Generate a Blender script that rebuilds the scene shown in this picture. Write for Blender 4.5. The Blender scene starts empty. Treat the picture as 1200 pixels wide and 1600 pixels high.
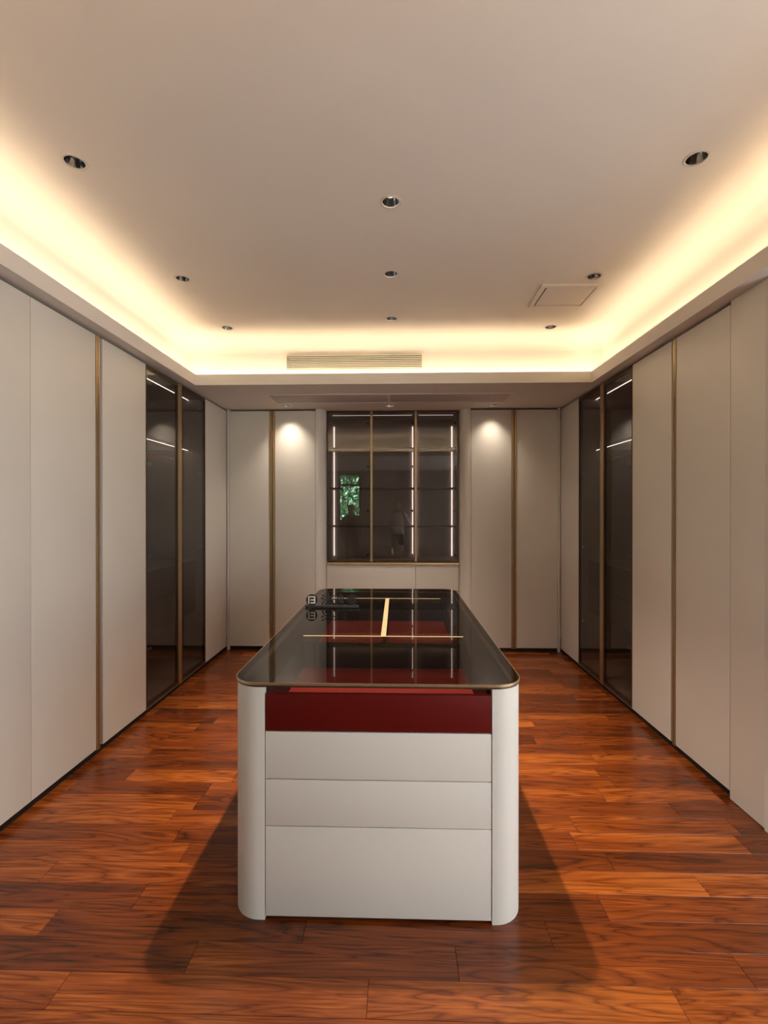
import bpy, bmesh, math, random
from mathutils import Vector, Matrix
random.seed(7)
R = math.radians
scn = bpy.context.scene
col = scn.collection

# ------------------------------------------------------------------ camera
cam_d = bpy.data.cameras.new('camera')
cam = bpy.data.objects.new('camera', cam_d)
col.objects.link(cam)
cam_d.sensor_fit = 'VERTICAL'
cam_d.sensor_height = 36.0
cam_d.lens = 740.0 / 1600.0 * 36.0
cam_d.clip_start = 0.02
cam.location = (0, 0, 1.5)
cam.rotation_euler = (R(90 - 0.155), 0, R(1.548))
scn.camera = cam

# ------------------------------------------------------------------ world, exposure
w = bpy.data.worlds.new('world')
scn.world = w
w.use_nodes = True
bg = w.node_tree.nodes['Background']
bg.inputs['Color'].default_value = (0.92, 0.95, 1.0, 1)
bg.inputs['Strength'].default_value = 1.35
vs = scn.view_settings
vs.view_transform = 'Standard'
vs.look = 'None'
vs.gamma = 1.0
vs.use_curve_mapping = False
vs.exposure = 2.3

# sunlight on the garden behind the house (never reaches into the room)
sun_d = bpy.data.lights.new('sun_offscreen', 'SUN')
sun_d.energy = 22.0
sun_d.angle = R(0.5)
sun = bpy.data.objects.new('sun_offscreen', sun_d)
sun.rotation_euler = (R(-32), 0, 0)
col.objects.link(sun)

LED_COVE = 3.8          # cove strip emission
LED_COL = (1.0, 0.82, 0.56)
SPOT_BACK = 5.0
SPOT_TRAY = 52.0

# ------------------------------------------------------------------ room numbers (metres)
XL, XR, YB = -1.83, 1.73, 5.05          # door faces left, right, back
WL, WR, WB, WF = -2.46, 2.36, 5.70, -2.6  # walls
ZS, ZLIP, ZC = 2.588, 2.68, 3.0         # soffit underside, lip top, tray ceiling
TL, TR, TB, TF = -1.745, 1.65, 4.06, 0.90  # tray lip inner faces
CW = 0.15                                # cove width behind the lip

# ------------------------------------------------------------------ helpers
def wloc(o):
    v = Vector((0, 0, 0))
    while o is not None:
        v = v + o.location
        o = o.parent
    return v

def link(name, me, mat=None, parent=None, smooth=False):
    if parent is not None:
        me.transform(Matrix.Translation(-wloc(parent)))
    o = bpy.data.objects.new(name, me)
    col.objects.link(o)
    if mat is not None:
        me.materials.append(mat)
    if parent is not None:
        o.parent = parent
    if smooth:
        for p in me.polygons:
            p.use_smooth = True
        me.set_sharp_from_angle(angle=R(35))
    return o

def done(name, bm, mat, parent=None, smooth=False):
    bmesh.ops.recalc_face_normals(bm, faces=bm.faces[:])
    me = bpy.data.meshes.new(name)
    bm.to_mesh(me)
    bm.free()
    return link(name, me, mat, parent, smooth)

def addbox(bm, a, b):
    m = Matrix.Translation([(a[i] + b[i]) / 2 for i in range(3)]) @ Matrix.Diagonal([abs(b[i] - a[i]) for i in range(3)] + [1])
    return bmesh.ops.create_cube(bm, size=1, matrix=m)['verts']

def box(name, a, b, mat, parent=None, bev=0.0, seg=2):
    bm = bmesh.new()
    addbox(bm, a, b)
    if bev > 0:
        bmesh.ops.bevel(bm, geom=bm.edges[:], offset=bev, segments=seg, affect='EDGES', profile=0.6)
    return done(name, bm, mat, parent, smooth=bev > 0)

def boxes(name, lst, mat, parent=None):
    bm = bmesh.new()
    for a, b in lst:
        addbox(bm, a, b)
    return done(name, bm, mat, parent)

def prism(name, pts, z0, z1, mat, parent=None, smooth=False, bev=0.0):
    """closed xy outline extruded in z"""
    bm = bmesh.new()
    lo = [bm.verts.new((x, y, z0)) for x, y in pts]
    hi = [bm.verts.new((x, y, z1)) for x, y in pts]
    n = len(pts)
    bm.faces.new(lo)
    bm.faces.new(hi)
    for i in range(n):
        bm.faces.new((lo[i], lo[(i + 1) % n], hi[(i + 1) % n], hi[i]))
    if bev > 0:
        es = [e for e in bm.edges if abs(e.verts[0].co.z - e.verts[1].co.z) < 1e-6]
        bmesh.ops.bevel(bm, geom=es, offset=bev, segments=2, affect='EDGES')
    return done(name, bm, mat, parent, smooth)

def lathe(name, prof, c, mat, parent=None, n=40, axis='z'):
    """prof: list of (radius, height) about the z axis through c; open surface"""
    bm = bmesh.new()
    rings = []
    for r, h in prof:
        ring = []
        for i in range(n):
            a = 2 * math.pi * i / n
            p = (r * math.cos(a), r * math.sin(a), h)
            if axis == 'y':
                p = (p[0], p[2], p[1])
            if axis == 'x':
                p = (p[2], p[0], p[1])
            ring.append(bm.verts.new((c[0] + p[0], c[1] + p[1], c[2] + p[2])))
        rings.append(ring)
    for a, b in zip(rings[:-1], rings[1:]):
        for i in range(n):
            bm.faces.new((a[i], a[(i + 1) % n], b[(i + 1) % n], b[i]))
    return done(name, bm, mat, parent, smooth=True)

def rrect(x0, x1, y0, y1, r, n=10):
    pts = []
    for cx, cy, a0 in ((x1 - r, y1 - r, 0), (x0 + r, y1 - r, 90), (x0 + r, y0 + r, 180), (x1 - r, y0 + r, 270)):
        for i in range(n + 1):
            a = R(a0 + 90 * i / n)
            pts.append((cx + r * math.cos(a), cy + r * math.sin(a)))
    return pts

def empty(name, loc, label, cat, group=None):
    o = bpy.data.objects.new(name, None)
    o.empty_display_size = 0.1
    o.location = loc
    col.objects.link(o)
    return tag(o, label, cat, group)

def tag(o, label, cat, group=None):
    o['label'] = label
    o['category'] = cat
    if group:
        o['group'] = group
    return o

def struct(o, label=None):
    o['kind'] = 'structure'
    if label:
        o['label'] = label
    return o

# ------------------------------------------------------------------ materials
def newmat(name):
    m = bpy.data.materials.new(name)
    m.use_nodes = True
    nt = m.node_tree
    return m, nt, nt.nodes['Principled BSDF']

def N(nt, typ, **kw):
    n = nt.nodes.new(typ)
    for k, v in kw.items():
        setattr(n, k, v)
    return n

def paint(name, c, rough=0.5, var=0.04, scale=6.0, bump=0.02, bscale=350, metallic=0.0, spec=0.5, coat=0.0):
    m, nt, b = newmat(name)
    tc = N(nt, 'ShaderNodeTexCoord')
    nz = N(nt, 'ShaderNodeTexNoise')
    nz.inputs['Scale'].default_value = scale
    nz.inputs['Detail'].default_value = 4
    nt.links.new(tc.outputs['Object'], nz.inputs['Vector'])
    rp = N(nt, 'ShaderNodeValToRGB')
    rp.color_ramp.elements[0].position = 0.3
    rp.color_ramp.elements[1].position = 0.7
    rp.color_ramp.elements[0].color = [x * (1 - var) for x in c] + [1]
    rp.color_ramp.elements[1].color = [min(1, x * (1 + var)) for x in c] + [1]
    nt.links.new(nz.outputs['Fac'], rp.inputs['Fac'])
    nt.links.new(rp.outputs['Color'], b.inputs['Base Color'])
    b.inputs['Roughness'].default_value = rough
    b.inputs['Metallic'].default_value = metallic
    b.inputs['Specular IOR Level'].default_value = spec
    b.inputs['Coat Weight'].default_value = coat
    if bump > 0:
        n2 = N(nt, 'ShaderNodeTexNoise')
        n2.inputs['Scale'].default_value = bscale
        nt.links.new(tc.outputs['Object'], n2.inputs['Vector'])
        bp = N(nt, 'ShaderNodeBump')
        bp.inputs['Strength'].default_value = bump
        bp.inputs['Distance'].default_value = 0.002
        nt.links.new(n2.outputs['Fac'], bp.inputs['Height'])
        nt.links.new(bp.outputs['Normal'], b.inputs['Normal'])
    return m

def emit(name, c, s):
    m, nt, b = newmat(name)
    b.inputs['Base Color'].default_value = (0.8, 0.8, 0.8, 1)
    b.inputs['Emission Color'].default_value = (*c, 1)
    b.inputs['Emission Strength'].default_value = s
    return m

def glass(name, tint, ior=1.5, rough=0.0):
    """thin tinted pane: transparent tint with fresnel reflection"""
    m = bpy.data.materials.new(name)
    m.use_nodes = True
    nt = m.node_tree
    nt.nodes.clear()
    out = N(nt, 'ShaderNodeOutputMaterial')
    tr = N(nt, 'ShaderNodeBsdfTransparent')
    tr.inputs['Color'].default_value = (*tint, 1)
    gl = N(nt, 'ShaderNodeBsdfGlossy')
    gl.inputs['Roughness'].default_value = rough
    fr = N(nt, 'ShaderNodeFresnel')
    fr.inputs['IOR'].default_value = ior
    mx = N(nt, 'ShaderNodeMixShader')
    # the pane reflects at the face a ray enters; the far face only tints
    ge = N(nt, 'ShaderNodeNewGeometry')
    inv = N(nt, 'ShaderNodeMath', operation='SUBTRACT')
    inv.inputs[0].default_value = 1.0
    nt.links.new(ge.outputs['Backfacing'], inv.inputs[1])
    ml = N(nt, 'ShaderNodeMath', operation='MULTIPLY')
    nt.links.new(fr.outputs['Fac'], ml.inputs[0])
    nt.links.new(inv.outputs[0], ml.inputs[1])
    nt.links.new(ml.outputs[0], mx.inputs['Fac'])
    nt.links.new(tr.outputs[0], mx.inputs[1])
    nt.links.new(gl.outputs[0], mx.inputs[2])
    nt.links.new(mx.outputs[0], out.inputs['Surface'])
    return m

def wood(name, dark, mid, light, rough=0.2):
    """planks laid along x; every plank object gets its own tone and grain"""
    m, nt, b = newmat(name)
    L = nt.links.new
    tc = N(nt, 'ShaderNodeTexCoord')
    oi = N(nt, 'ShaderNodeObjectInfo')
    sc = N(nt, 'ShaderNodeVectorMath', operation='SCALE')
    L(oi.outputs['Location'], sc.inputs[0])
    sc.inputs['Scale'].default_value = 7.31
    ad = N(nt, 'ShaderNodeVectorMath', operation='ADD')
    L(tc.outputs['Object'], ad.inputs[0])
    L(sc.outputs[0], ad.inputs[1])
    # wavy warp so the grain forms cathedral figures
    mp = N(nt, 'ShaderNodeMapping')
    mp.inputs['Scale'].default_value = (0.55, 6.0, 1.0)
    L(ad.outputs[0], mp.inputs['Vector'])
    n1 = N(nt, 'ShaderNodeTexNoise')
    n1.inputs['Scale'].default_value = 1.6
    n1.inputs['Detail'].default_value = 3
    n1.inputs['Distortion'].default_value = 0.6
    L(mp.outputs[0], n1.inputs['Vector'])
    mul = N(nt, 'ShaderNodeMath', operation='MULTIPLY')
    mul.inputs[1].default_value = 11.0
    L(n1.outputs['Fac'], mul.inputs[0])
    fr = N(nt, 'ShaderNodeMath', operation='PINGPONG')
    fr.inputs[1].default_value = 0.5
    L(mul.outputs[0], fr.inputs[0])
    # fine pores
    mp2 = N(nt, 'ShaderNodeMapping')
    mp2.inputs['Scale'].default_value = (4.0, 190.0, 10.0)
    L(ad.outputs[0], mp2.inputs['Vector'])
    n2 = N(nt, 'ShaderNodeTexNoise')
    n2.inputs['Scale'].default_value = 1.0
    n2.inputs['Detail'].default_value = 5
    n2.inputs['Roughness'].default_value = 0.65
    L(mp2.outputs[0], n2.inputs['Vector'])
    # blotches
    mp3 = N(nt, 'ShaderNodeMapping')
    mp3.inputs['Scale'].default_value = (0.9, 8.0, 2.0)
    L(ad.outputs[0], mp3.inputs['Vector'])
    n3 = N(nt, 'ShaderNodeTexNoise')
    n3.inputs['Scale'].default_value = 1.3
    n3.inputs['Detail'].default_value = 4
    L(mp3.outputs[0], n3.inputs['Vector'])
    def madd(a, k, c):
        n = N(nt, 'ShaderNodeMath', operation='MULTIPLY_ADD')
        L(a, n.inputs[0])
        n.inputs[1].default_value = k
        if isinstance(c, float):
            n.inputs[2].default_value = c
        else:
            L(c, n.inputs[2])
        return n.outputs[0]
    v = madd(fr.outputs[0], 0.30, -0.40)
    v = madd(n2.outputs['Fac'], 0.62, v)
    v = madd(n3.outputs['Fac'], 0.62, v)
    v = madd(oi.outputs['Random'], 0.32, v)
    rp = N(nt, 'ShaderNodeValToRGB')
    e = rp.color_ramp.elements
    e[0].position = 0.15
    e[0].color = (*dark, 1)
    e[1].position = 0.85
    e[1].color = (*light, 1)
    k = e.new(0.5)
    k.color = (*mid, 1)
    L(v, rp.inputs['Fac'])
    # thin dark veins along the ridges of the figure
    ve = N(nt, 'ShaderNodeMapRange')
    ve.inputs['From Min'].default_value = 0.0
    ve.inputs['From Max'].default_value = 0.13
    ve.inputs['To Min'].default_value = 0.66
    ve.inputs['To Max'].default_value = 1.0
    L(fr.outputs[0], ve.inputs['Value'])
    vm = N(nt, 'ShaderNodeVectorMath', operation='SCALE')
    L(rp.outputs['Color'], vm.inputs[0])
    L(ve.outputs[0], vm.inputs['Scale'])
    L(vm.outputs[0], b.inputs['Base Color'])
    rr = N(nt, 'ShaderNodeMapRange')
    rr.inputs['To Min'].default_value = rough * 0.8
    rr.inputs['To Max'].default_value = rough * 1.5
    L(n3.outputs['Fac'], rr.inputs['Value'])
    L(rr.outputs[0], b.inputs['Roughness'])
    bp = N(nt, 'ShaderNodeBump')
    bp.inputs['Strength'].default_value = 0.06
    bp.inputs['Distance'].default_value = 0.002
    L(n2.outputs['Fac'], bp.inputs['Height'])
    L(bp.outputs['Normal'], b.inputs['Normal'])
    return m

M = {}
M['panel'] = paint('greige lacquer', (0.68, 0.635, 0.575), 0.42, 0.02, 3)
M['table'] = paint('warm white lacquer', (0.68, 0.635, 0.575), 0.38, 0.015, 3)
M['ceil'] = paint('ceiling paint', (0.71, 0.65, 0.59), 0.85, 0.015, 2, 0.05, 120)
M['soffit'] = paint('soffit paint', (0.71, 0.65, 0.59), 0.8, 0.015, 2, 0.04, 120)
M['rear'] = paint('rear wall paint', (0.30, 0.25, 0.21), 0.7, 0.05, 3)
M['wall'] = paint('wall paint', (0.62, 0.58, 0.53), 0.8, 0.02, 3)
M['dark'] = paint('dark brown carcass', (0.030, 0.024, 0.020), 0.6, 0.05, 8)
M['black'] = paint('black plinth', (0.008, 0.007, 0.006), 0.55, 0.05, 8)
M['inner'] = paint('taupe cabinet lining', (0.34, 0.295, 0.265), 0.55, 0.06, 5)
M['drawerd'] = paint('dark taupe drawer', (0.09, 0.075, 0.062), 0.5, 0.06, 5)
M['bronze'] = paint('brushed bronze', (0.52, 0.38, 0.225), 0.36, 0.06, 40, 0.03, 500, metallic=0.85)
M['bronze_d'] = paint('dark bronze', (0.10, 0.068, 0.042), 0.4, 0.06, 40, 0.03, 500, metallic=0.8)
M['gold'] = paint('satin gold', (0.62, 0.45, 0.24), 0.35, 0.04, 30, 0.02, 500, metallic=0.55)
M['alu'] = paint('satin aluminium', (0.55, 0.52, 0.50), 0.3, 0.03, 30, 0.0, 500, metallic=0.9)
M['red'] = paint('red lacquer', (0.105, 0.0045, 0.003), 0.4, 0.04, 6, spec=0.25)
M['redin'] = paint('red leather lining', (0.42, 0.030, 0.022), 0.6, 0.08, 25, 0.08, 300)
M['chrome'] = paint('black chrome', (0.30, 0.30, 0.31), 0.16, 0.03, 20, 0.0, metallic=1.0)
M['lens'] = paint('dark lens', (0.015, 0.015, 0.017), 0.15, 0.03, 20, 0.0)
M['return'] = paint('return panel paint', (0.50, 0.42, 0.40), 0.6, 0.02, 8)
M['white'] = paint('white ring paint', (0.60, 0.54, 0.47), 0.5, 0.02, 8)
M['grille'] = paint('cream grille paint', (0.70, 0.64, 0.52), 0.5, 0.02, 8)
M['duct'] = paint('galvanised duct', (0.30, 0.30, 0.29), 0.5, 0.05, 8)
M['sign'] = paint('black acrylic', (0.003, 0.003, 0.003), 0.6, 0.02, 8)
M['signl'] = paint('pale inlay', (0.62, 0.56, 0.50), 0.5, 0.02, 8)
M['rod'] = paint('copper rod', (0.60, 0.26, 0.12), 0.3, 0.04, 20, 0.0, metallic=0.8)
M['frame'] = paint('dark window frame', (0.05, 0.045, 0.04), 0.5, 0.03, 8)
M['leaf'] = paint('leaf green', (0.26, 0.50, 0.30), 0.5, 0.4, 3, 0.0)
M['soil'] = paint('garden soil', (0.10, 0.08, 0.05), 0.9, 0.2, 3)
M['tint'] = glass('smoked door glass', (0.66, 0.62, 0.58), 1.62)
M['tint_d'] = glass('smoked display glass', (0.78, 0.74, 0.71), 1.85)
M['tabletop'] = glass('black tinted table glass', (0.50, 0.46, 0.44), 1.60)
M['pane'] = glass('clear window glass', (0.97, 0.98, 0.97), 1.45)
M['cove'] = emit('cove LED', LED_COL, LED_COVE)
M['led_w'] = emit('white LED line', (1.0, 0.93, 0.88), 1.0)
M['led_f'] = emit('faint LED line', (1.0, 0.93, 0.88), 0.18)
M['led_d'] = emit('display LED line', (1.0, 0.84, 0.80), 0.75)
M['lamp_on'] = emit('lit lamp lens', (1.0, 0.85, 0.68), 3.0)
M['floor'] = wood('merbau planks', (0.050, 0.011, 0.003), (0.180, 0.038, 0.0065), (0.44, 0.124, 0.018))

# ------------------------------------------------------------------ floor
FX0, FX1 = WL, WR
floor = struct(box('floor', (FX0, WF, -0.10), (FX1, WB, -0.016), M['black']), 'glossy reddish merbau plank floor')
PWID = 0.1195
rows = {  # joints of the rows nearest the camera, x positions in metres
}
Y0 = 1.392
n_rows_back = int(math.ceil((WB - Y0) / PWID))
def plank(x0, x1, y0, y1):
    cx, cy = (x0 + x1) / 2, (y0 + y1) / 2
    g = 0.0006
    bm = bmesh.new()
    vs_ = addbox(bm, (x0 - cx + g, y0 - cy + g, -0.016), (x1 - cx - g, y1 - cy - g, random.uniform(-0.0003, 0.0002)))
    es = [e for e in bm.edges if e.verts[0].co.z > -0.01 and e.verts[1].co.z > -0.01]
    bmesh.ops.bevel(bm, geom=es, offset=0.0008, segments=1, affect='EDGES')
    bmesh.ops.recalc_face_normals(bm, faces=bm.faces[:])
    me = bpy.data.meshes.new('plank')
    bm.to_mesh(me)
    bm.free()
    me.materials.append(M['floor'])
    o = bpy.data.objects.new('plank', me)
    o.location = (cx, cy, 0)
    col.objects.link(o)
    o.parent = floor
KNOWN = {0: [-1.06, -0.09, 0.86], 1: [-0.69, 0.20, 1.13], 2: [-1.27, -0.33, 0.54], 3: [-1.00, -0.08, 0.78, 1.62],
         4: [-1.45, -0.52, 0.36, 1.22], 5: [-0.93, 0.03, 0.91]}
for i in range(n_rows_back):
    y0, y1 = Y0 + i * PWID, Y0 + (i + 1) * PWID
    if y0 > YB + 0.15:
        break
    js = KNOWN.get(i)
    if js is None:
        x = FX0 + random.uniform(0.35, 0.95)
        js = []
        while x < FX1 - 0.25:
            js.append(x)
            x += random.choice((0.91, 0.91, 0.75, 0.60))
    xs = [-2.0] + [x for x in js if -1.9 < x < 1.8] + [1.9]
    for a, b in zip(xs[:-1], xs[1:]):
        plank(a, b, y0, y1)
# planks behind the camera and under it, one long run per row
for i in range(1, 34):
    y1 = Y0 - (i - 1) * PWID
    plank(FX0, FX1, y1 - PWID, y1)

# ------------------------------------------------------------------ walls
def wall_with_hole(name, axis, a, b, z0, z1, plane0, plane1, hole, mat):
    """wall running along axis from a to b, thickness plane0..plane1, hole=(h0,h1,hz0,hz1) or None"""
    def bx(u0, u1, v0, v1):
        if axis == 'x':
            return ((u0, plane0, v0), (u1, plane1, v1))
        return ((plane0, u0, v0), (plane1, u1, v1))
    if hole is None:
        return struct(boxes(name, [bx(a, b, z0, z1)], mat))
    h0, h1, hz0, hz1 = hole
    return struct(boxes(name, [bx(a, h0, z0, z1), bx(h1, b, z0, z1), bx(h0, h1, z0, hz0), bx(h0, h1, hz1, z1)], mat))

wall_with_hole('wall_back', 'x', WL - .1, WR + .1, -0.1, 3.12, WB, WB + 0.1, None, M['wall'])
wall_with_hole('wall_left', 'y', WF, WB, -0.1, 3.12, WL - 0.1, WL, None, M['wall'])
W2 = (-1.9, 1.55, 0.25, 2.40)   # right hand window: y0,y1,z0,z1
wall_with_hole('wall_right', 'y', WF, WB, -0.1, 3.12, WR, WR + 0.1, W2, M['wall'])
W1 = (-1.60, -0.98, 1.20, 2.52)
wall_with_hole('wall_front', 'x', WL - .1, WR + .1, -0.1, 3.12, WF - 0.1, WF, W1, M['rear'])

def window(name, axis, u0, u1, z0, z1, p, splits, mulls, label):
    root = bpy.data.objects.new(name, None)
    col.objects.link(root)
    root.location = (p, (u0 + u1) / 2, z0) if axis == 'y' else ((u0 + u1) / 2, p, z0)
    struct(root, label)
    t = 0.05
    def bx(a, b, c, d, th=0.03):
        return ((p - th, a, c), (p + th, b, d)) if axis == 'y' else ((a, p - th, c), (b, p + th, d))
    fr = [bx(u0, u0 + t, z0, z1), bx(u1 - t, u1, z0, z1), bx(u0 + t, u1 - t, z0, z0 + t), bx(u0 + t, u1 - t, z1 - t, z1)]
    fr += [bx(u0 + t, u1 - t, s - .03, s + .03, .028) for s in splits]
    fr += [bx(m - .03, m + .03, z0 + t, z1 - t, .026) for m in mulls]
    boxes('window_frame', fr, M['frame'], root)
    us = [u0 + t] + sorted(mulls) + [u1 - t]
    zs = [z0 + t] + sorted(splits) + [z1 - t]
    for a, b in zip(us[:-1], us[1:]):
        for c, d in zip(zs[:-1], zs[1:]):
            box('pane', *bx(a, b, c, d, .003), M['pane'], root)
window('window_1', 'y', *W2, WR + 0.05, [], [-0.75, 0.4], 'tall clear window beside the cabinets')
window('window_2', 'x', *W1, WF - 0.05, [2.2], [], 'narrow dark framed garden window')
for nm, loc, rot, sx, sy in (('window_right_offscreen', (WR + 0.12, (W2[0] + W2[1]) / 2, (W2[2] + W2[3]) / 2), (0, R(90), 0), W2[3] - W2[2], W2[1] - W2[0]),
                             ('window_garden_offscreen', ((W1[0] + W1[1]) / 2, WF - 0.12, (W1[2] + W1[3]) / 2), (R(90), 0, 0), W1[1] - W1[0], W1[3] - W1[2])):
    ld = bpy.data.lights.new(nm, 'AREA')
    ld.shape = 'RECTANGLE'
    ld.size, ld.size_y = sx, sy
    ld.cycles.is_portal = True
    lo = bpy.data.objects.new(nm, ld)
    lo.location = loc
    lo.rotation_euler = rot
    col.objects.link(lo)

# ------------------------------------------------------------------ ceiling: tray, cove, soffit
def plate_with_holes(name, x0, x1, y0, y1, z, holes, r, mat, parent=None, rects=()):
    bm = bmesh.new()
    def loop(pts):
        v = [bm.verts.new((x, y, z)) for x, y in pts]
        return [bm.edges.new((v[i], v[(i + 1) % len(v)])) for i in range(len(v))]
    es = loop([(x0, y0), (x1, y0), (x1, y1), (x0, y1)])
    for hx, hy in holes:
        es += loop([(hx + r * math.cos(2 * math.pi * i / 32), hy + r * math.sin(2 * math.pi * i / 32)) for i in range(32)])
    for a, b, c, d in rects:
        es += loop([(a, c), (b, c), (b, d), (a, d)])
    bmesh.ops.triangle_fill(bm, use_beauty=True, use_dissolve=False, edges=es)
    for f in bm.faces:
        f.normal_update()
        if f.normal.z > 0:
            f.normal_flip()
    me = bpy.data.meshes.new(name)
    bm.to_mesh(me)
    bm.free()
    return link(name, me, mat, parent)

tray_lamps = [(-1.385, 2.005), (-0.03, 2.305), (1.275, 2.055), (-1.385, 3.03), (-0.037, 3.005), (1.262, 3.07),
              (-1.39, 3.85), (-0.04, 3.705), (1.254, 3.905)]
back_lamps = [(-1.139, 4.90), (-0.073, 4.905), (0.994, 4.91)]
FIL = 0.095   # fillet of the cove corner
HR = 0.041
hx0, hx1, hy0, hy1 = 0.965, 1.36, 3.165, 3.50      # ceiling hatch
HF = 0.026
gx0, gx1, gz0, gz1, gy = -1.0, 0.238, 2.749, 2.902, TB + CW      # air grille on the cove wall
fb = 0.014
ceiling = struct(plate_with_holes('ceiling', TL - CW + FIL, TR + CW - FIL, TF - CW + FIL, TB + CW - FIL, ZC, tray_lamps, HR, M['ceil'],
                                  rects=[(hx0 + HF, hx1 - HF, hy0 + HF, hy1 - HF)]),
                 'plain tray ceiling with glowing cove edge')
# upstand of the tray with a rounded top corner: rounded frame swept round the rectangle
def cove_wall():
    bm = bmesh.new()
    prof = [(0.0, ZS + 0.02), (0.0, ZC - FIL)]
    for i in range(1, 9):
        a = R(90 * i / 8)
        prof.append((FIL * (1 - math.cos(a)), ZC - FIL + FIL * math.sin(a)))
    rings = []
    for d, z in prof:
        xa, xb, ya, yb = TL - CW + d, TR + CW - d, TF - CW + d, TB + CW - d
        rings.append([bm.verts.new(p) for p in ((xa, ya, z), (xb, ya, z), (xb, yb, z), (xa, yb, z))])
    for k, (a, b) in enumerate(zip(rings[:-1], rings[1:])):
        for i in range(4):
            if k == 0 and i == 2:      # wall with the opening of the air grille
                X = [TL - CW, gx0 + fb, gx1 - fb, TR + CW]
                Z = [prof[0][1], gz0 + fb, gz1 - fb, prof[1][1]]
                for u in range(3):
                    for q in range(3):
                        if u == 1 and q == 1:
                            continue
                        bm.faces.new([bm.verts.new((x, TB + CW, z)) for x, z in ((X[u + 1], Z[q]), (X[u], Z[q]), (X[u], Z[q + 1]), (X[u + 1], Z[q + 1]))])
                continue
            bm.faces.new((a[i], a[(i + 1) % 4], b[(i + 1) % 4], b[i]))
    me = bpy.data.meshes.new('cove_wall')
    bm.to_mesh(me)
    bm.free()
    link('cove_wall', me, M['ceil'], ceiling, smooth=True)
cove_wall()
# soffit underside all round the tray, with the lip standing on its inner edge
LT = 0.018
plate_with_holes('soffit', TL - LT, TR + LT, TB + LT, WB, ZS, back_lamps, HR, M['soffit'], ceiling)
boxes('soffit', [((WL, WF, ZS), (TL - LT, WB, ZS + 0.02))], M['soffit'], ceiling)
boxes('soffit', [((TR + LT, WF, ZS), (WR, WB, ZS + 0.02))], M['soffit'], ceiling)
boxes('soffit', [((TL - LT, WF, ZS), (TR + LT, TF - LT, ZS + 0.02))], M['soffit'], ceiling)
boxes('cove_ledge', [((TL, TB + LT, ZS + 0.012), (TR, TB + CW, ZS + 0.02))], M['soffit'], ceiling)
boxes('cove_lip', [((TL - LT, TB, ZS), (TR + LT, TB + LT, ZLIP))], M['soffit'], ceiling)
boxes('cove_lip', [((TL - LT, TF - LT, ZS), (TR + LT, TF, ZLIP))], M['soffit'], ceiling)
boxes('cove_lip', [((TL - LT, TF, ZS), (TL, TB, ZLIP))], M['soffit'], ceiling)
boxes('cove_lip', [((TR, TF, ZS), (TR + LT, TB, ZLIP))], M['soffit'], ceiling)
boxes('roof_slab', [((WL - .1, WF - .1, 3.12), (WR + .1, WB + .1, 3.2))], M['dark'], ceiling)
# LED strips lying on the ledge behind the lip
zl = ZS + 0.036
o0, o1 = 0.040, 0.075
for nm, a, b, lab in (('back', (TL - o1, TB + o0, zl), (TR + o1, TB + o1, zl + .008), 'warm LED strip hidden in the cove above the glass display'),
                      ('front', (TL - o1, TF - o1, zl), (TR + o1, TF - o0, zl + .008), 'warm LED strip hidden in the cove opposite the glass display'),
                      ('left', (TL - o1, TF, zl), (TL - o0, TB, zl + .008), 'warm LED strip hidden in the cove across from the ceiling hatch'),
                      ('right', (TR + o0, TF, zl), (TR + o1, TB, zl + .008), 'warm LED strip hidden in the cove nearest the ceiling hatch')):
    tag(boxes('led_strip_offscreen' if nm == 'front' else 'led_strip', [(a, b)], M['cove']), lab, 'light strip', 'cove light strips')

def open_box(name, a, b, missing, mat, parent):
    """box shell without the face whose normal axis/sign is given, e.g. ('y', -1)"""
    bm = bmesh.new()
    addbox(bm, a, b)
    ax = 'xyz'.index(missing[0])
    bm.normal_update()
    bmesh.ops.delete(bm, geom=[f for f in bm.faces if f.normal[ax] * missing[1] > 0.9], context='FACES')
    return done(name, bm, mat, parent)

# ------------------------------------------------------------------ downlights
def downlight(x, y, z, label, group, lit, power, cone, blend, tilt=(0, 0)):
    t = empty('recessed_downlight', (x, y, z), label, 'downlight', group)
    lathe('trim_ring', [(HR - 0.001, 0.004), (HR - 0.001, -0.002), (HR + 0.003, -0.004), (HR + 0.010, -0.0025), (HR + 0.011, 0.0)], (x, y, z), M['white'], t)
    lathe('reflector_cup', [(HR - 0.001, 0.001), (HR - 0.006, 0.02), (0.029, 0.045), (0.024, 0.052)], (x, y, z), M['chrome'], t)
    lathe('inner_ring', [(0.030, 0.040), (0.0285, 0.036), (0.026, 0.040), (0.0255, 0.050)], (x + .004, y + .003, z), M['alu'], t)
    lathe('lens', [(0.0265, 0.050), (0.015, 0.0515), (0.0001, 0.052)], (x, y, z), M['lamp_on'] if lit else M['lens'], t)
    if power > 0:
        ld = bpy.data.lights.new('spot', 'SPOT')
        ld.energy = power
        ld.color = (1.0, 0.86, 0.70)
        ld.spot_size = R(cone)
        ld.spot_blend = blend
        ld.shadow_soft_size = 0.024
        lo = bpy.data.objects.new('spot', ld)
        lo.location = (0, 0, -0.008)
        lo.rotation_euler = (R(tilt[0]), R(tilt[1]), 0)
        col.objects.link(lo)
        lo.parent = t
tl = ['black recessed downlight in the row across from the hatch, farthest from the glass display',
      'black recessed downlight over the front of the island, middle row of the tray ceiling',
      'black recessed downlight in the row beside the hatch, farthest from the glass display',
      'black recessed downlight midway along the row across from the hatch',
      'black recessed downlight over the centre of the island',
      'black recessed downlight beside the square ceiling hatch',
      'black recessed downlight by the display wall cove, in the row across from the hatch',
      'black recessed downlight above the air grille, middle row of the tray ceiling',
      'black recessed downlight between the ceiling hatch and the display wall cove']
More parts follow.
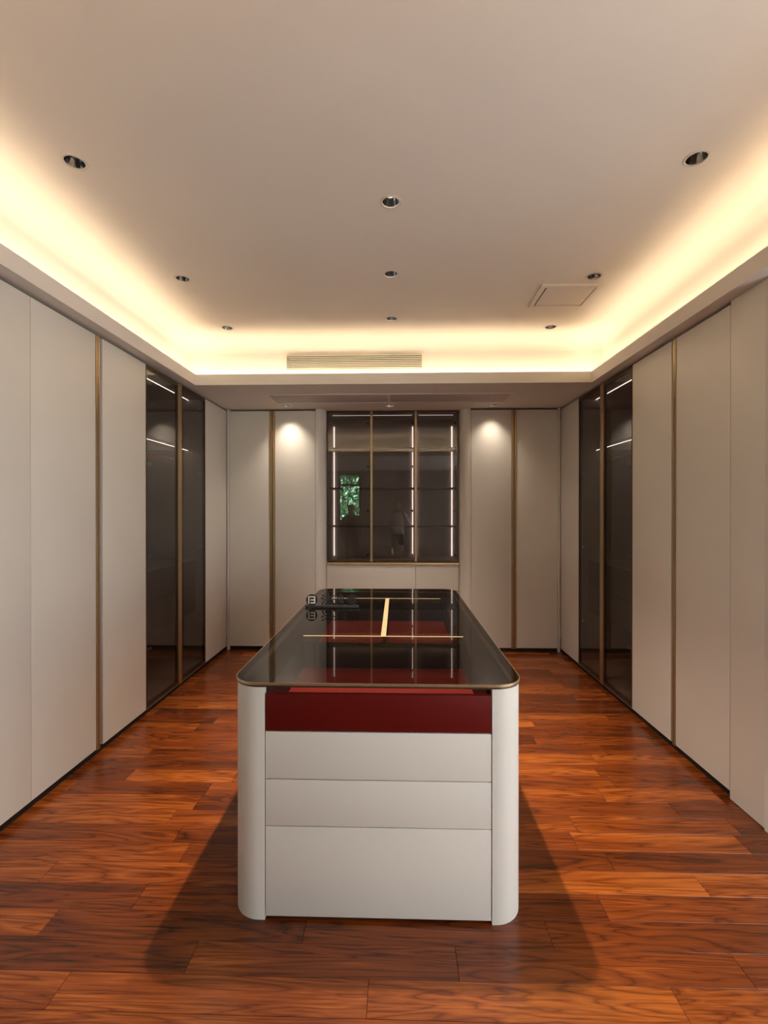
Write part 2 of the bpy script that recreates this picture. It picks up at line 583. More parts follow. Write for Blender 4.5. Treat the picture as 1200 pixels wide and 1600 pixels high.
for (x, y), l in zip(tray_lamps, tl):
    over_island = abs(x) < 0.5      # this row is lit: it casts the island's shadow edges on the floor at both sides
    downlight(x, y, ZC, l, 'tray ceiling downlights', over_island, SPOT_TRAY if over_island else 0, 84, 1.0)
bl = ['lit soffit downlight throwing the brighter arch of light on a wardrobe door',
      'small downlight in the low soffit in front of the glass display',
      'lit soffit downlight throwing the dimmer arch of light on a wardrobe door']
for i, ((x, y), l) in enumerate(zip(back_lamps, bl)):
    downlight(x, y, ZS, l, 'soffit downlights', True, (SPOT_BACK, SPOT_BACK * 0.4, SPOT_BACK * 0.62)[i], 98, 1.0, (0, 0))

# ------------------------------------------------------------------ hatch, air grille, soffit air panel
t = empty('ceiling_hatch', ((hx0 + hx1) / 2, (hy0 + hy1) / 2, ZC), 'square painted access hatch in the tray ceiling', 'hatch')
def ring_boxes(x0, x1, y0, y1, z0, z1, w_):
    return [((x0, y0, z0), (x1, y0 + w_, z1)), ((x0, y1 - w_, z0), (x1, y1, z1)),
            ((x0, y0 + w_, z0), (x0 + w_, y1 - w_, z1)), ((x1 - w_, y0 + w_, z0), (x1, y1 - w_, z1))]
boxes('frame', ring_boxes(hx0, hx1, hy0, hy1, ZC - 0.014, ZC, 0.026), M['ceil'], t)
open_box('recess', (hx0 + HF, hy0 + HF, ZC), (hx1 - HF, hy1 - HF, ZC + 0.09), ('z', -1), M['ceil'], t)
box('panel', (hx0 + .040, hy0 + .037, ZC - 0.010), (hx1 - .034, hy1 - .032, ZC + 0.008), M['ceil'], t, 0.001)

t = empty('air_grille', ((gx0 + gx1) / 2, gy, gz0), 'long cream linear air grille on the glowing cove wall', 'air vent')
boxes('frame', [((gx0, gy - .006, gz1 - fb), (gx1, gy, gz1)), ((gx0, gy - .006, gz0), (gx1, gy, gz0 + fb)),
                ((gx0, gy - .006, gz0 + fb), (gx0 + fb + .004, gy, gz1 - fb)), ((gx1 - fb - .004, gy - .006, gz0 + fb), (gx1, gy, gz1 - fb))], M['grille'], t)
open_box('duct', (gx0 + fb, gy, gz0 + fb), (gx1 - fb, gy + 0.20, gz1 - fb), ('y', -1), M['duct'], t)
ns = 8
for i in range(ns):
    zc = gz0 + fb + (gz1 - gz0 - 2 * fb) * (i + 0.5) / ns
    bm = bmesh.new()
    vs_ = addbox(bm, (gx0 + .019, -0.005, -0.0028), (gx1 - .019, 0.005, 0.0028))
    bmesh.ops.rotate(bm, verts=vs_, cent=(0, 0, 0), matrix=Matrix.Rotation(R(10), 3, 'X'))
    bmesh.ops.translate(bm, verts=vs_, vec=(0, gy - .0085, zc))
    done('slat', bm, M['grille'], t)

t = empty('air_return_panel', (-0.07, 4.58, ZS), 'flush two-piece air return panel in the low soffit', 'air vent')
px0, px1, py0, py1 = -1.235, 1.085, 4.40, 4.76
boxes('frame', ring_boxes(px0, px1, py0, py1, ZS - 0.006, ZS, 0.022) + [((-0.085, py0 + .022, ZS - .006), (-0.063, py1 - .022, ZS))], M['soffit'], t)
for a, b in ((px0 + .026, -0.089), (-0.059, px1 - .026)):
    box('panel', (a, py0 + .026, ZS - 0.0035), (b, py1 - .026, ZS), M['return'], t, 0.001)

# ------------------------------------------------------------------ wardrobes along the side walls
ZD0, ZD1 = 0.045, 2.569      # door bottom and top
TH = 0.022
def sx(side, d):
    """x of a point d metres behind the door face of a side wall"""
    return XL - d if side < 0 else XR + d
def sbox(name, side, d0, d1, y0, y1, z0, z1, mat, parent, bev=0.0):
    a, b = sorted((sx(side, d0), sx(side, d1)))
    return box(name, (a, y0, z0), (b, y1, z1), mat, parent, bev)
G = 0.0015
def closed_wardrobe(side, y0, y1, cuts, label, handle=None, tall=False, group='closed greige wardrobes'):
    """cuts: list of (door y0, door y1); handle: (bronze y0, bronze y1, gap y1)"""
    t = empty('wardrobe', (sx(side, 0.3), (y0 + y1) / 2, 0), label, 'wardrobe', group)
    xa, xb, xc = sx(side, TH + 0.004), sx(side, 0.10), sx(side, 0.60)
    zt = ZD1 - 0.012
    if handle:
        parts = [((xa, y0 + .001, 0.05), (xb, handle[1], zt)), ((xa, handle[2], 0.05), (xb, y1 - .001, zt)), ((xb, y0 + .001, 0.05), (xc, y1 - .001, zt))]
    else:
        parts = [((xa, y0 + .001, 0.05), (xc, y1 - .001, zt))]
    boxes('carcass', parts, M['inner'], t)
    sbox('plinth', side, 0.020, 0.58, y0 + .001, y1 - .001, 0.0, 0.05, M['black'], t)
    for a, b in cuts:
        sbox('door', side, 0, TH, a + G, b - G, ZD0, ZD1, M['panel'], t, 0.0015)
    if handle:
        h0, h1, h2 = handle
        wd = h1 - h0
        f0, f1, f2 = sx(side, -0.004), sx(side, 0.004), sx(side, 0.020)
        z0, z1 = ZD0 - 0.006, ZD1
        boxes('handle_strip', [((f1, h0, z0), (f2, h1, z1)), ((f0, h0, z0), (f1, h0 + wd * .40, z1)), ((f0, h0 + wd * .58, z0), (f1, h1, z1))], M['bronze'], t)
    return t

def filler(side, y0, y1, z0, z1, label, proud=0.0):
    t = empty('filler_panel', (sx(side, 0.05), (y0 + y1) / 2, z0), label, 'panel')
    sbox('panel', side, -proud, TH, y0 + G, y1 - G, z0, z1, M['panel'], t, 0.0015)
    sbox('backing', side, TH, 0.60, y0 + .002, y1 - .002, z0, z1 - .002, M['inner'], t)
    return t

def glass_wardrobe(side, y0, y1, label):
    t = empty('glass_wardrobe', (sx(side, 0.3), (y0 + y1) / 2, 0), label, 'wardrobe', 'smoked glass wardrobes')
    D = 0.59
    zb, zt = 0.05, ZS - 0.004
    sbox('plinth', side, 0.020, 0.58, y0 + .001, y1 - .001, 0.0, 0.05, M['black'], t)
    sbox('back_panel', side, D - 0.02, D, y0 + .001, y1 - .001, zb, zt, M['inner'], t)
    sbox('side_panel', side, 0.03, D - 0.02, y0 + .001, y0 + 0.019, zb, zt, M['inner'], t)
    sbox('side_panel', side, 0.03, D - 0.02, y1 - 0.019, y1 - .001, zb, zt, M['inner'], t)
    sbox('top_panel', side, 0.03, D - 0.02, y0 + .019, y1 - .019, zt - 0.03, zt, M['inner'], t)
    sbox('bottom_panel', side, 0.03, D - 0.02, y0 + .019, y1 - .019, zb, zb + 0.03, M['inner'], t)
    sh = sbox('shelf', side, 0.16, D - 0.02, y0 + .019, y1 - .019, 2.075, 2.100, M['inner'], t)
    sbox('light_line', side, 0.160, 0.164, y0 + .02, y1 - .02, 2.0708, 2.0748, M['led_w'], sh)
    sbox('light_line', side, 0.155, 0.159, y0 + .02, y1 - .02, zt - 0.0345, zt - 0.0305, M['led_w'], t)
    ym = (y0 + y1) / 2
    for z0_, z1_ in ((0.55, 0.785), (0.79, 1.03)):
        dr = sbox('drawer', side, 0.09, D - 0.02, y0 + .021, y1 - .021, z0_, z1_, M['drawerd'], t, 0.002)
    sbox('drawer_top', side, 0.085, D - 0.02, y0 + .019, y1 - .019, 1.031, 1.045, M['inner'], t)
    # hanging rod
    bm = bmesh.new()
    bmesh.ops.create_cone(bm, cap_ends=True, segments=16, radius1=0.0125, radius2=0.0125, depth=y1 - y0 - .04,
                          matrix=Matrix.Translation((sx(side, 0.30), ym, 1.985)) @ Matrix.Rotation(R(90), 4, 'X'))
    done('hanging_rod', bm, M['rod'], t, True)
    # two doors
    hw = 0.030
    for k, (a, b) in enumerate(((y0, ym - hw), (ym + hw, y1))):
        fw = 0.014
        lst = []
        for (c, d, e, f) in ((a + G, a + fw, ZD0, ZD1), (b - fw, b - G, ZD0, ZD1), (a + fw, b - fw, ZD0, ZD0 + .022), (a + fw, b - fw, ZD1 - .03, ZD1)):
            xa, xb = sorted((sx(side, 0.0), sx(side, TH)))
            lst.append(((xa, c, e), (xb, d, f)))
        dr = boxes('door', lst, M['bronze_d'], t)
        sbox('pane', side, 0.005, 0.009, a + fw - .002, b - fw + .002, ZD0 + .018, ZD1 - .026, M['tint'], dr)
        sbox('sill_line', side, -0.0015, 0.004, a + G, b - G, ZD0 - .002, ZD0 + .003, M['alu'], dr)
        hy = (a + 0.075) if k == 0 else (b - 0.075)
        for hz in (0.47, 1.16, 1.85, 2.45):
            hb = sbox('hinge', side, 0.0105, 0.026, hy - 0.028, hy + 0.028, hz - 0.010, hz + 0.010, M['alu'], dr, 0.003)
    hd = sbox('handle_strip', side, -0.006, 0.020, ym - hw + .003, ym - 0.002, ZD0 - 0.006, ZD1, M['bronze'], t, 0.002)
    sbox('handle_strip', side, -0.006, 0.020, ym + 0.002, ym + hw - .003, ZD0 - 0.006, ZD1, M['bronze'], t, 0.002)
    return t

# left wall
closed_wardrobe(-1, 1.27, 2.32, [(1.27, 1.795), (1.795, 2.32)], 'closed greige wardrobe with plain flat doors and no handle strip')
closed_wardrobe(-1, 2.32, 3.408, [(2.32, 2.833), (2.898, 3.408)], 'closed greige wardrobe with bronze handle strip between plain doors and arch-reflecting glass',
                (2.833, 2.866, 2.898))
glass_wardrobe(-1, 3.408, 4.483, 'smoked glass wardrobe reflecting a bright arch of lamp light')
closed_wardrobe(-1, 4.483, 5.046, [(4.483, 5.047)], 'narrow greige corner door between arch-reflecting smoked glass and the brighter lit wardrobe')
# right wall
filler(1, 2.271, 2.506, 0.004, ZS - .001, 'tall greige end panel reaching from floor to soffit')
closed_wardrobe(1, 2.506, 3.528, [(2.506, 2.985), (3.033, 3.528)], 'closed greige wardrobe with bronze handle strip beside the tall end panel', (2.985, 3.010, 3.033))
glass_wardrobe(1, 3.528, 4.558, 'smoked glass wardrobe along the wall nearest the ceiling hatch')
closed_wardrobe(1, 4.558, 5.046, [(4.558, 5.047)], 'narrow greige corner door between smoked glass and the dimmer lit wardrobe')
# pale door casing beyond the end panel
o = struct(boxes('trim_1', [((XR - 0.004, 2.236, 0.0), (WR, 2.268, ZS - .001))], M['wall']), 'white edge of the door casing')
o = struct(boxes('trim_2', [((WL, 1.235, 0.0), (XL - 0.004, 1.268, ZS - .001))], M['wall']), 'white edge of the casing past the wardrobes')

# ------------------------------------------------------------------ back wall: wardrobes, rounded ends, glass display
def bbox(name, x0, x1, d0, d1, z0, z1, mat, parent, bev=0.0):
    return box(name, (x0, YB + d0, z0), (x1, YB + d1, z1), mat, parent, bev)
def back_wardrobe(x0, xa, xb, x1, label):
    t = empty('wardrobe', ((x0 + x1) / 2, YB + .3, 0), label, 'wardrobe', 'back wall wardrobes')
    bbox('carcass', x0 + .001, x1 - .001, TH + .004, 0.60, 0.05, ZD1 - 0.012, M['inner'], t)
    bbox('plinth', x0 + .001, x1 - .001, 0.02, 0.58, 0, 0.05, M['black'], t)
    bbox('door', x0 + G, xa, 0, TH, ZD0, ZD1, M['panel'], t, 0.0015)
    bbox('door', xb, x1 - G, 0, TH, ZD0, ZD1, M['panel'], t, 0.0015)
    w3 = (xb - xa) / 2
    for a, b in ((xa + .001, xa + w3 - .004), (xa + w3 + .004, xb - .001)):
        m_, z0, z1 = (a + b) / 2, ZD0 - .006, ZD1
        boxes('handle_strip', [((a, YB + .004, z0), (b, YB + .02, z1)), ((a, YB - .006, z0), (m_ - .003, YB + .004, z1)), ((m_ + .003, YB - .006, z0), (b, YB + .004, z1))], M['bronze'], t)
    return t
back_wardrobe(-1.80, -1.367, -1.305, -0.872, 'greige back wall wardrobe under the brighter spotlight, bronze handle pair')
back_wardrobe(0.788, 1.213, 1.267, 1.70, 'greige back wall wardrobe under the dimmer spotlight, bronze handle pair')
for x0, x1, l in ((XL + .001, -1.802, 'slim greige corner strip beside the brighter lit back wardrobe'), (1.702, XR - .001, 'slim greige corner strip beside the dimmer lit back wardrobe')):
    t = box('corner_strip', (x0, YB + .004, 0.002), (x1, YB + .3, ZS - .001), M['panel'], None, 0.0015)
    tag(t, l, 'panel')

REC = 0.09      # how far the display sits behind the doors
def rounded_end(xo, xi, label):
    s = 1 if xi > xo else -1
    r = abs(xi - xo)
    pts = []
    for i in range(13):
        a = R(90 * i / 12)
        pts.append((xo + s * r * math.sin(a), YB + r * (1 - math.cos(a))))
    pts.append((xi, YB + 0.55))
    pts.append((xo, YB + 0.55))
    t = prism('rounded_end_panel', pts, 0.004, ZS - .001, M['panel'], None, True)
    tag(t, label, 'panel')
rounded_end(-0.870, -0.765, 'convex rounded end panel between the glass display and the brighter lit wardrobe')
rounded_end(0.786, 0.672, 'convex rounded end panel between the glass display and the dimmer lit wardrobe')

t = empty('display_cabinet', (-0.046, YB + .3, 0), 'recessed display cabinet with three smoked glass doors and glowing edges', 'cabinet')
dx0, dx1 = -0.763, 0.670
dz0, dz1 = 0.945, ZS - 0.006
dd0, dd1 = REC + 0.025, REC + 0.40
sA, sB = -0.275, 0.205     # stile centres between doors
bbox('back_panel', dx0, dx1, dd1, dd1 + .02, 0.05, dz1, M['inner'], t)
bbox('side_panel', dx0, dx0 + .018, dd0, dd1, dz0, dz1, M['inner'], t)
bbox('side_panel', dx1 - .018, dx1, dd0, dd1, dz0, dz1, M['inner'], t)
bbox('divider', sB - .009, sB + .009, dd0, dd1, dz0, dz1, M['inner'], t)
bbox('top_panel', dx0 + .018, dx1 - .018, dd0, dd1, dz1 - .02, dz1, M['inner'], t)
bbox('bottom_panel', dx0 + .018, dx1 - .018, dd0, dd1, dz0, dz0 + .02, M['inner'], t)
for a, b in ((dx0 + .018, sB - .009), (sB + .009, dx1 - .018)):
    for z in (1.325, 1.748, 2.19):
        bbox('shelf', a + .001, b - .001, dd0 + .06, dd1 - .03, z - .008, z + .008, M['drawerd'], t)
    bbox('light_line', a + .03, b - .03, dd0 + .10, dd0 + .104, dz1 - .025, dz1 - .021, M['led_f'], t)
    for x in (a + .012, b - .012):
        bbox('light_line', x - .0028, x + .0028, dd1 - .012, dd1 - .002, dz0 + .03, dz1 - .10, M['led_d'], t)
edges = [dx0, sA, sB, dx1]
for k in range(3):
    a, b = edges[k] + .004, edges[k + 1] - .004
    fw = 0.010
    lst = []
    for (c, d, e, f) in ((a, a + fw, dz0 + .002, dz1), (b - fw, b, dz0 + .002, dz1), (a + fw, b - fw, dz0 + .002, dz0 + .018), (a + fw, b - fw, dz1 - .018, dz1)):
        lst.append(((c, YB + REC, e), (d, YB + REC + .02, f)))
    dr = boxes('door', lst, M['bronze_d'], t)
    bbox('pane', a + fw - .002, b - fw + .002, REC + .005, REC + .009, dz0 + .015, dz1 - .015, M['tint_d'], dr)
    hxx = b - .035 if k != 2 else b - .035
    for hz in (1.02, 1.50, 1.98, 2.45):
        bbox('hinge', hxx - .012, hxx + .012, REC + .0105, REC + .024, hz - .012, hz + .012, M['bronze_d'], dr, 0.002)
for x in (sA, sB):
    bbox('stile', x - .011, x + .011, REC - .004, REC - .0005, dz0, dz1, M['bronze'], t)
bbox('top_trim', dx0, dx1, REC - .003, REC + .02, dz1 + .0005, dz1 + .004, M['bronze_d'], t)
bbox('sill', dx0, dx1, REC - .022, dd1, dz0 - .032, dz0 - .008, M['gold'], t, 0.002)
zz = dz0 - .036
bbox('drawer_carcass', dx0, dx1, REC + .024, dd1, 0.05, zz, M['inner'], t)
for z0_, z1_ in ((0.632, zz), (0.345, 0.596), (0.05, 0.309)):
    for a, b in ((dx0, sB - .0), (sB, dx1)):
        bbox('drawer', a + G, b - G, REC, REC + .022, z0_ + .001, z1_ - .001, M['panel'], t, 0.0015)
for z in (0.614, 0.327):
    bbox('handle_strip', dx0 + .001, dx1 - .001, REC - .002, REC + .022, z - .010, z + .010, M['gold'], t, 0.002)
bbox('plinth', dx0, dx1, REC + .02, dd1, 0, 0.05, M['black'], t)

# ------------------------------------------------------------------ island
ix0, ix1, iy0, iy1 = -0.613, 0.463, 1.720, 3.815
r0 = 0.105
ZT0, ZT1 = 0.855, 0.871
t = empty('island_cabinet', ((ix0 + ix1) / 2, (iy0 + iy1) / 2, 0), 'greige island cabinet with rounded corners, red top drawer and black glass top', 'cabinet')
island = t
# rounded side shells: a thick C in plan
def shell(left):
    th = 0.022
    xin = -0.484 if left else 0.345
    xo = ix0 if left else ix1
    s = 1 if left else -1
    out, inn = [(xin, iy0)], [(xin, iy0 + th)]
    for i in range(13):
        a = R(90 * i / 12)
        cx, cy = xo + s * r0, iy0 + r0
        out.append((cx - s * r0 * math.sin(a), cy - r0 * math.cos(a)))
        inn.append((cx - s * (r0 - th) * math.sin(a), cy - (r0 - th) * math.cos(a)))
    for i in range(13):
        a = R(90 * i / 12)
        cx, cy = xo + s * r0, iy1 - r0
        out.append((cx - s * r0 * math.cos(a), cy + r0 * math.sin(a)))
        inn.append((cx - s * (r0 - th) * math.cos(a), cy + (r0 - th) * math.sin(a)))
    out.append((xin, iy1))
    inn.append((xin, iy1 - th))
    prism('side_shell', out + inn[::-1], 0.0, ZT0 - .001, M['table'], t, True)
shell(True)
shell(False)
fx0, fx1 = -0.481, 0.342
def front(z0, z1, mat, name='drawer_front'):
    return box(name, (fx0, iy0 + .001, z0), (fx1, iy0 + .021, z1), mat, t, 0.0015)
front(0.5185, 0.6905, M['table'])
front(0.3465, 0.5150, M['table'])
front(0.0140, 0.3430, M['table'])
rd = front(0.6950, 0.8300, M['red'])
boxes('back_panel', [((fx0, iy1 - .02, 0.014), (fx1, iy1, 0.845))], M['table'], t)
boxes('plinth', [((fx0 - .02, iy0 + .06, 0.0), (fx1 + .02, iy1 - .06, 0.0138))], M['black'], t)
boxes('carcass', [((fx0 - .04, iy0 + .024, 0.015), (fx1 + .04, iy1 - .025, 0.690))], M['dark'], t)
# jewellery tray under the glass
bx0, bx1 = -0.470, 0.331
by0, by1 = iy0 + .0215, 3.40
tr = boxes('drawer_tray', [((bx0, by0, 0.700), (bx1, by1, 0.712))], M['redin'], t)
boxes('tray_side', [((bx0 - .10, by0 + .012, 0.691), (bx0, by1 + .01, 0.8465))], M['dark'], tr)
boxes('tray_side', [((bx1, by0 + .012, 0.691), (bx1 + .10, by1 + .01, 0.8465))], M['dark'], tr)
boxes('tray_back', [((bx0 - .10, by1 + .0101, 0.691), (bx1 + .10, iy1 - .03, 0.8465))], M['dark'], tr)
gy1 = 2.365
boxes('tray_divider', [((bx0, gy1, 0.712), (bx1, gy1 + .012, 0.838))], M['dark'], tr)
boxes('tray_divider', [((-0.076, gy1 + .014, 0.712), (-0.058, by1 - .012, 0.838))], M['dark'], tr)
boxes('tray_divider', [((bx0, by1 - .012, 0.712), (bx1, by1, 0.838))], M['dark'], tr)
# top: bronze edge band and tinted glass
def ring(name, outer, inner, z0, z1, mat):
    bm = bmesh.new()
    n = len(outer)
    vv = [[bm.verts.new((x, y, z)) for x, y in pts] for pts, z in ((outer, z0), (outer, z1), (inner, z1), (inner, z0))]
    for k in range(4):
        A, B = vv[k], vv[(k + 1) % 4]
        for i in range(n):
            bm.faces.new((A[i], A[(i + 1) % n], B[(i + 1) % n], B[i]))
    return done(name, bm, mat, t, True)
ring('edge_band', rrect(ix0 - .002, ix1 + .002, iy0 - .002, iy1 + .002, r0 + .002), rrect(ix0 + .02, ix1 - .02, iy0 + .02, iy1 - .02, r0 - .02), ZT0, ZT1 - .0065, M['bronze_d'])
ring('edge_line', rrect(ix0 - .004, ix1 + .004, iy0 - .004, iy1 + .004, r0 + .004), rrect(ix0 - .0022, ix1 + .0022, iy0 - .0022, iy1 + .0022, r0 + .0022), ZT1 - .009, ZT1 + .0003, M['bronze'])
prism('glass_top', rrect(ix0 - .0021, ix1 + .0021, iy0 - .0021, iy1 + .0021, r0 + .0021), ZT1 - .0062, ZT1, M['tabletop'], t, False)
for a, b in (((bx0, gy1 - .002), (bx1, gy1 + .010)), ((-0.080, gy1 + .0105), (-0.054, by1 - .0135)), ((bx0, by1 - .013), (bx1 - .02, by1 - .002))):
    boxes('inlay_strip', [((*a, ZT1 - .0005), (*b, ZT1 + .0006))], M['gold'], t)

# ------------------------------------------------------------------ sign standing on the glass
sy_, sz_ = 3.06, ZT1
sxl = -0.592
t = empty('name_sign', (sxl + .17, sy_, sz_), 'small black sign with round emblem and Chinese characters standing on the glass top', 'sign')
box('base', (sxl, sy_ - .012, sz_), (sxl + .345, sy_ + .012, sz_ + .015), M['sign'], t, 0.003)
ec = (sxl + .040, sy_, sz_ + .014 + .036)
bm = bmesh.new()
bmesh.ops.create_cone(bm, cap_ends=True, segments=48, radius1=.037, radius2=.037, depth=.010,
                      matrix=Matrix.Translation(ec) @ Matrix.Rotation(R(90), 4, 'X'))
em = done('emblem', bm, M['sign'], t, True)
u = 0.0012
def bar(x0, x1, z0, z1):
    return ((ec[0] + x0 * u, sy_ - .0062, ec[2] + z0 * u), (ec[0] + x1 * u, sy_ - .0048, ec[2] + z1 * u))
boxes('emblem_mark', [bar(-18, -13, -20, 20), bar(-13, 19, 15, 20), bar(14, 19, -18, 15), bar(-6, 14, -2, 3), bar(-5, 14, -18, -13)], M['signl'], em)
for i, ch in enumerate('法迪奥'):
    cu = bpy.data.curves.new('character', 'FONT')
    cu.body = ch
    cu.size = 0.078
    cu.extrude = 0.004
    cu.offset = 0.0004
    tmp = bpy.data.objects.new('character_source', cu)
    col.objects.link(tmp)
    bpy.context.view_layer.update()
    me = bpy.data.meshes.new_from_object(tmp.evaluated_get(bpy.context.evaluated_depsgraph_get()))
    bpy.data.objects.remove(tmp)
    me.materials.clear()
    me.transform(Matrix.Translation((sxl + .098 + i * .081, sy_, sz_ + .0215)) @ Matrix.Rotation(R(90), 4, 'X'))
    link('character', me, M['sign'], t)

# ------------------------------------------------------------------ garden outside the narrow window
g = box('garden_ground', (-8, -9.5, -0.3), (8, WF - .12, -0.12), M['soil'])
struct(g, 'garden soil outside the narrow window')
bm = bmesh.new()
for i in range(11000):
    x = random.uniform(-4.2, 1.2)
    z = random.uniform(-0.1, 3.6)
    y = -5.4 + random.gauss(0, 0.35)
    c = Vector((x, y, z))
    d = Vector((random.uniform(-1, 1), random.uniform(-1, 1), random.uniform(-1, 1))).normalized()
    e_ = d.orthogonal().normalized()
    s = random.uniform(0.08, 0.15)
    v = [bm.verts.new(c + d * s), bm.verts.new(c + e_ * s * .5), bm.verts.new(c - d * s), bm.verts.new(c - e_ * s * .5)]
    bm.faces.new(v)
hd = done('hedge', bm, M['leaf'])
hd['kind'] = 'stuff'
tag(hd, 'leafy green hedge outside the narrow garden window', 'hedge')

# ------------------------------------------------------------------ two people behind the camera, seen only in the glass
M['skin'] = paint('skin', (0.50, 0.30, 0.21), 0.5, 0.04, 12)
M['shirt'] = paint('pale shirt cloth', (0.62, 0.58, 0.54), 0.85, 0.06, 10)
M['shirt_b'] = paint('brown jacket cloth', (0.10, 0.075, 0.055), 0.85, 0.08, 10)
M['trousers'] = paint('dark trouser cloth', (0.03, 0.03, 0.035), 0.85, 0.08, 10)
M['shoe'] = paint('black shoe leather', (0.015, 0.014, 0.013), 0.4, 0.05, 10)
M['hair'] = paint('black hair', (0.012, 0.010, 0.009), 0.5, 0.1, 60)
M['eye'] = paint('eye', (0.05, 0.04, 0.035), 0.2, 0.05, 60, 0.0)

def person(base, k, elbows, wrists, tips, label, shirt):
    """skin-modifier figure facing +y; joints in metres for a 1.72 m body scaled by k"""
    P, E, Rr = [], [], []
    def v(p, r, prev=None):
        P.append(Vector(p) * k + Vector(base))
        Rr.append((r[0] * k, r[1] * k) if isinstance(r, tuple) else (r * k, r * k))
        if prev is not None:
            E.append((prev, len(P) - 1))
        return len(P) - 1
    pel = v((0, 0, 0.95), (0.155, 0.115))
    wai = v((0, 0.0, 1.10), (0.140, 0.105), pel)
    che = v((0, -0.01, 1.30), (0.165, 0.115), wai)
    sho = v((0, -0.01, 1.42), (0.105, 0.080), che)
    nek = v((0, 0.005, 1.49), 0.054, sho)
    jaw = v((0, 0.03, 1.565), (0.066, 0.076), nek)
    brow = v((0, 0.02, 1.645), (0.078, 0.094), jaw)
    crn = v((0, 0.012, 1.70), (0.052, 0.064), brow)
    hands = []
    for s_, el, wr, tp in zip((-1, 1), elbows, wrists, tips):
        a = v((s_ * 0.185, -0.01, 1.40), 0.062, sho)
        b = v(el, 0.046, a)
        c = v(wr, 0.030, b)
        d = Vector(tp) - Vector(wr)
        dn = d.normalized()
        side = dn.cross(Vector((0, 1, 0))).normalized()
        if side.x * s_ > 0:
            side = -side
        pm = Vector(wr) + dn * 0.065
        p_ = v(pm, (0.036, 0.020), c)
        hands.append(p_)
        for q, ln in ((-0.030, 0.070), (-0.010, 0.082), (0.010, 0.078), (0.030, 0.062)):
            f0 = v(pm + dn * 0.035 + side * q, 0.010, p_)
            f1 = v(pm + dn * (0.035 + ln * .55) + side * q * 1.05 + Vector((0, 0.012, 0)), 0.0085, f0)
            v(pm + dn * (0.035 + ln) + side * q * 0.95 + Vector((0, 0.032, 0)), 0.007, f1)
        t0 = v(pm - dn * 0.020 + side * 0.045, 0.011, p_)
        v(pm + dn * 0.022 + side * 0.066 + Vector((0, 0.015, 0)), 0.009, t0)
        h = v((s_ * 0.09, 0, 0.88), 0.092, pel)
        kn = v((s_ * 0.10, 0.015, 0.50), 0.060, h)
        an = v((s_ * 0.105, -0.02, 0.09), 0.040, kn)
        he = v((s_ * 0.108, 0.03, 0.045), (0.040, 0.038), an)
        v((s_ * 0.115, 0.17, 0.034), (0.038, 0.026), he)
    me = bpy.data.meshes.new('person')
    me.from_pydata([p - Vector(base) for p in P], E, [])
    tmp = bpy.data.objects.new('person_source', me)
    col.objects.link(tmp)
    sk = tmp.modifiers.new('skin', 'SKIN')
    sk.use_smooth_shade = True
    for i, d in enumerate(tmp.data.skin_vertices[0].data):
        d.radius = Rr[i]
        d.use_root = (i == 0)
    sb = tmp.modifiers.new('sub', 'SUBSURF')
    sb.levels = sb.render_levels = 2
    bpy.context.view_layer.update()
    m2 = bpy.data.meshes.new_from_object(tmp.evaluated_get(bpy.context.evaluated_depsgraph_get()))
    bpy.data.objects.remove(tmp)
    m2.materials.clear()
    bm = bmesh.new()
    bm.from_mesh(m2)
    for zc in (0.075 * k, 0.98 * k, 1.475 * k):      # clean hems, collar and shoe tops
        zz_ = zc + min(x.co.z for x in bm.verts)
        bmesh.ops.bisect_plane(bm, geom=bm.verts[:] + bm.edges[:] + bm.faces[:], plane_co=(0, 0, zz_), plane_no=(0, 0, 1))
    bm.to_mesh(m2)
    bm.free()
    for m in (M['skin'], shirt, M['trousers'], M['shoe']):
        m2.materials.append(m)
    wrl = [Vector(w_) * k for w_ in wrists]
    tpl = [Vector(t_) * k for t_ in tips]
    zmin = min(vv.co.z for vv in m2.vertices)
    for vv in m2.vertices:
        vv.co.z -= zmin
    for p in m2.polygons:
        c = p.center
        i = 1
        if c.z < 0.075 * k:
            i = 3
        elif c.z < 0.98 * k and abs(c.x) < 0.22 * k:
            i = 2
        elif c.z > 1.475 * k and abs(c.x) < 0.095 * k and c.y < 0.14 * k:
            i = 0
        for w_, t_ in zip(wrl, tpl):
            ax = (t_ - w_).normalized()
            al = (c - w_).dot(ax)
            if al > 0.0 and (c - w_).length < 0.24 * k and (c - w_ - ax * al).length < 0.085 * k and (abs(c.x) > 0.205 * k or c.z > 1.2 * k):
                i = 0
        p.material_index = i
        p.use_smooth = True
    o = bpy.data.objects.new('person', m2)
    o.location = base
    col.objects.link(o)
    tag(o, label, 'person')
    bm = bmesh.new()
    bmesh.ops.create_uvsphere(bm, u_segments=24, v_segments=16, radius=1.0, matrix=Matrix.Translation((0, 0.0, 1.655 * k)) @ Matrix.Diagonal((0.088 * k, 0.103 * k, 0.088 * k, 1)))
    bmesh.ops.delete(bm, geom=[x for x in bm.verts if x.co.z < 1.655 * k - 0.05 * k or (x.co.y > 0.035 * k and x.co.z < 1.70 * k)], context='VERTS')
    bmesh.ops.translate(bm, verts=bm.verts, vec=base)
    done('hair', bm, M['hair'], o, True)
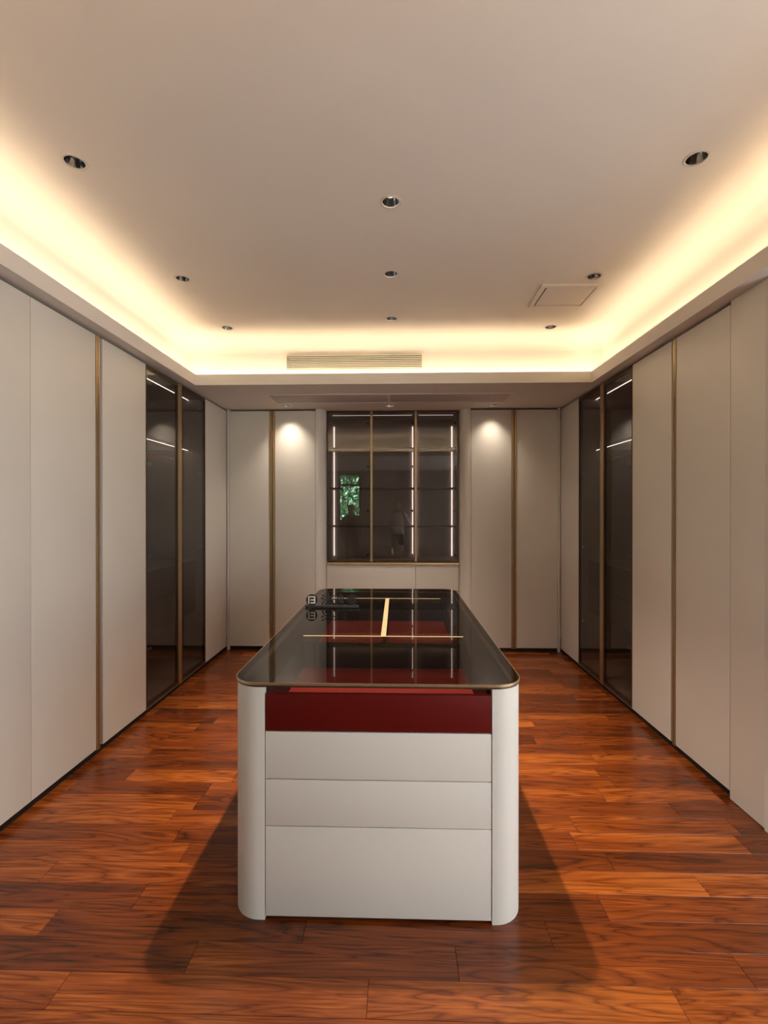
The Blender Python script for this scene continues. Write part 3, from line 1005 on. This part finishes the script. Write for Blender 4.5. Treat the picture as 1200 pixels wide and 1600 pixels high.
    for s_ in (-1, 1):
        bm = bmesh.new()
        bmesh.ops.create_uvsphere(bm, u_segments=12, v_segments=8, radius=0.010 * k, matrix=Matrix.Translation(Vector((s_ * 0.030, 0.098, 1.635)) * k + Vector(base)))
        done('eye', bm, M['eye'], o, True)
        bm = bmesh.new()
        bmesh.ops.create_uvsphere(bm, u_segments=12, v_segments=8, radius=1.0, matrix=Matrix.Translation(Vector((s_ * 0.080, 0.005, 1.62)) * k + Vector(base)) @ Matrix.Diagonal((0.012 * k, 0.020 * k, 0.030 * k, 1)))
        done('ear', bm, M['skin'], o, True)
    bm = bmesh.new()
    bmesh.ops.create_cone(bm, cap_ends=True, segments=10, radius1=0.016 * k, radius2=0.005 * k, depth=0.045 * k, matrix=Matrix.Translation(Vector((0, 0.108, 1.612)) * k + Vector(base)) @ Matrix.Rotation(R(-18), 4, 'X'))
    done('nose', bm, M['skin'], o, True)
    bm = bmesh.new()
    bmesh.ops.create_uvsphere(bm, u_segments=12, v_segments=8, radius=1.0, matrix=Matrix.Translation(Vector((0, 0.096, 1.572)) * k + Vector(base)) @ Matrix.Diagonal((0.022 * k, 0.008 * k, 0.006 * k, 1)))
    done('mouth', bm, M['skin'], o, True)
    return o

person((0.02, -0.50, 0), 1.0, [(-0.29, 0.12, 1.18), (0.29, 0.12, 1.18)], [(-0.145, 0.36, 1.40), (0.145, 0.36, 1.40)],
       [(-0.10, 0.42, 1.52), (0.10, 0.42, 1.52)], 'person in pale shirt raising a phone, mirrored in the display glass', M['shirt'])
person((-1.12, -1.35, 0), 0.95, [(-0.25, -0.03, 1.12), (0.25, -0.03, 1.12)], [(-0.26, 0.04, 0.88), (0.24, 0.10, 0.90)],
       [(-0.26, 0.06, 0.76), (0.23, 0.14, 0.80)], 'person in brown jacket standing before the garden window, mirrored in glass', M['shirt_b'])
ph = box('phone', (-0.075, -0.036, 1.462), (0.075, -0.028, 1.535), M['sign'], None, 0.003)
tag(ph, 'black phone held level in both hands of the person in pale shirt', 'phone')
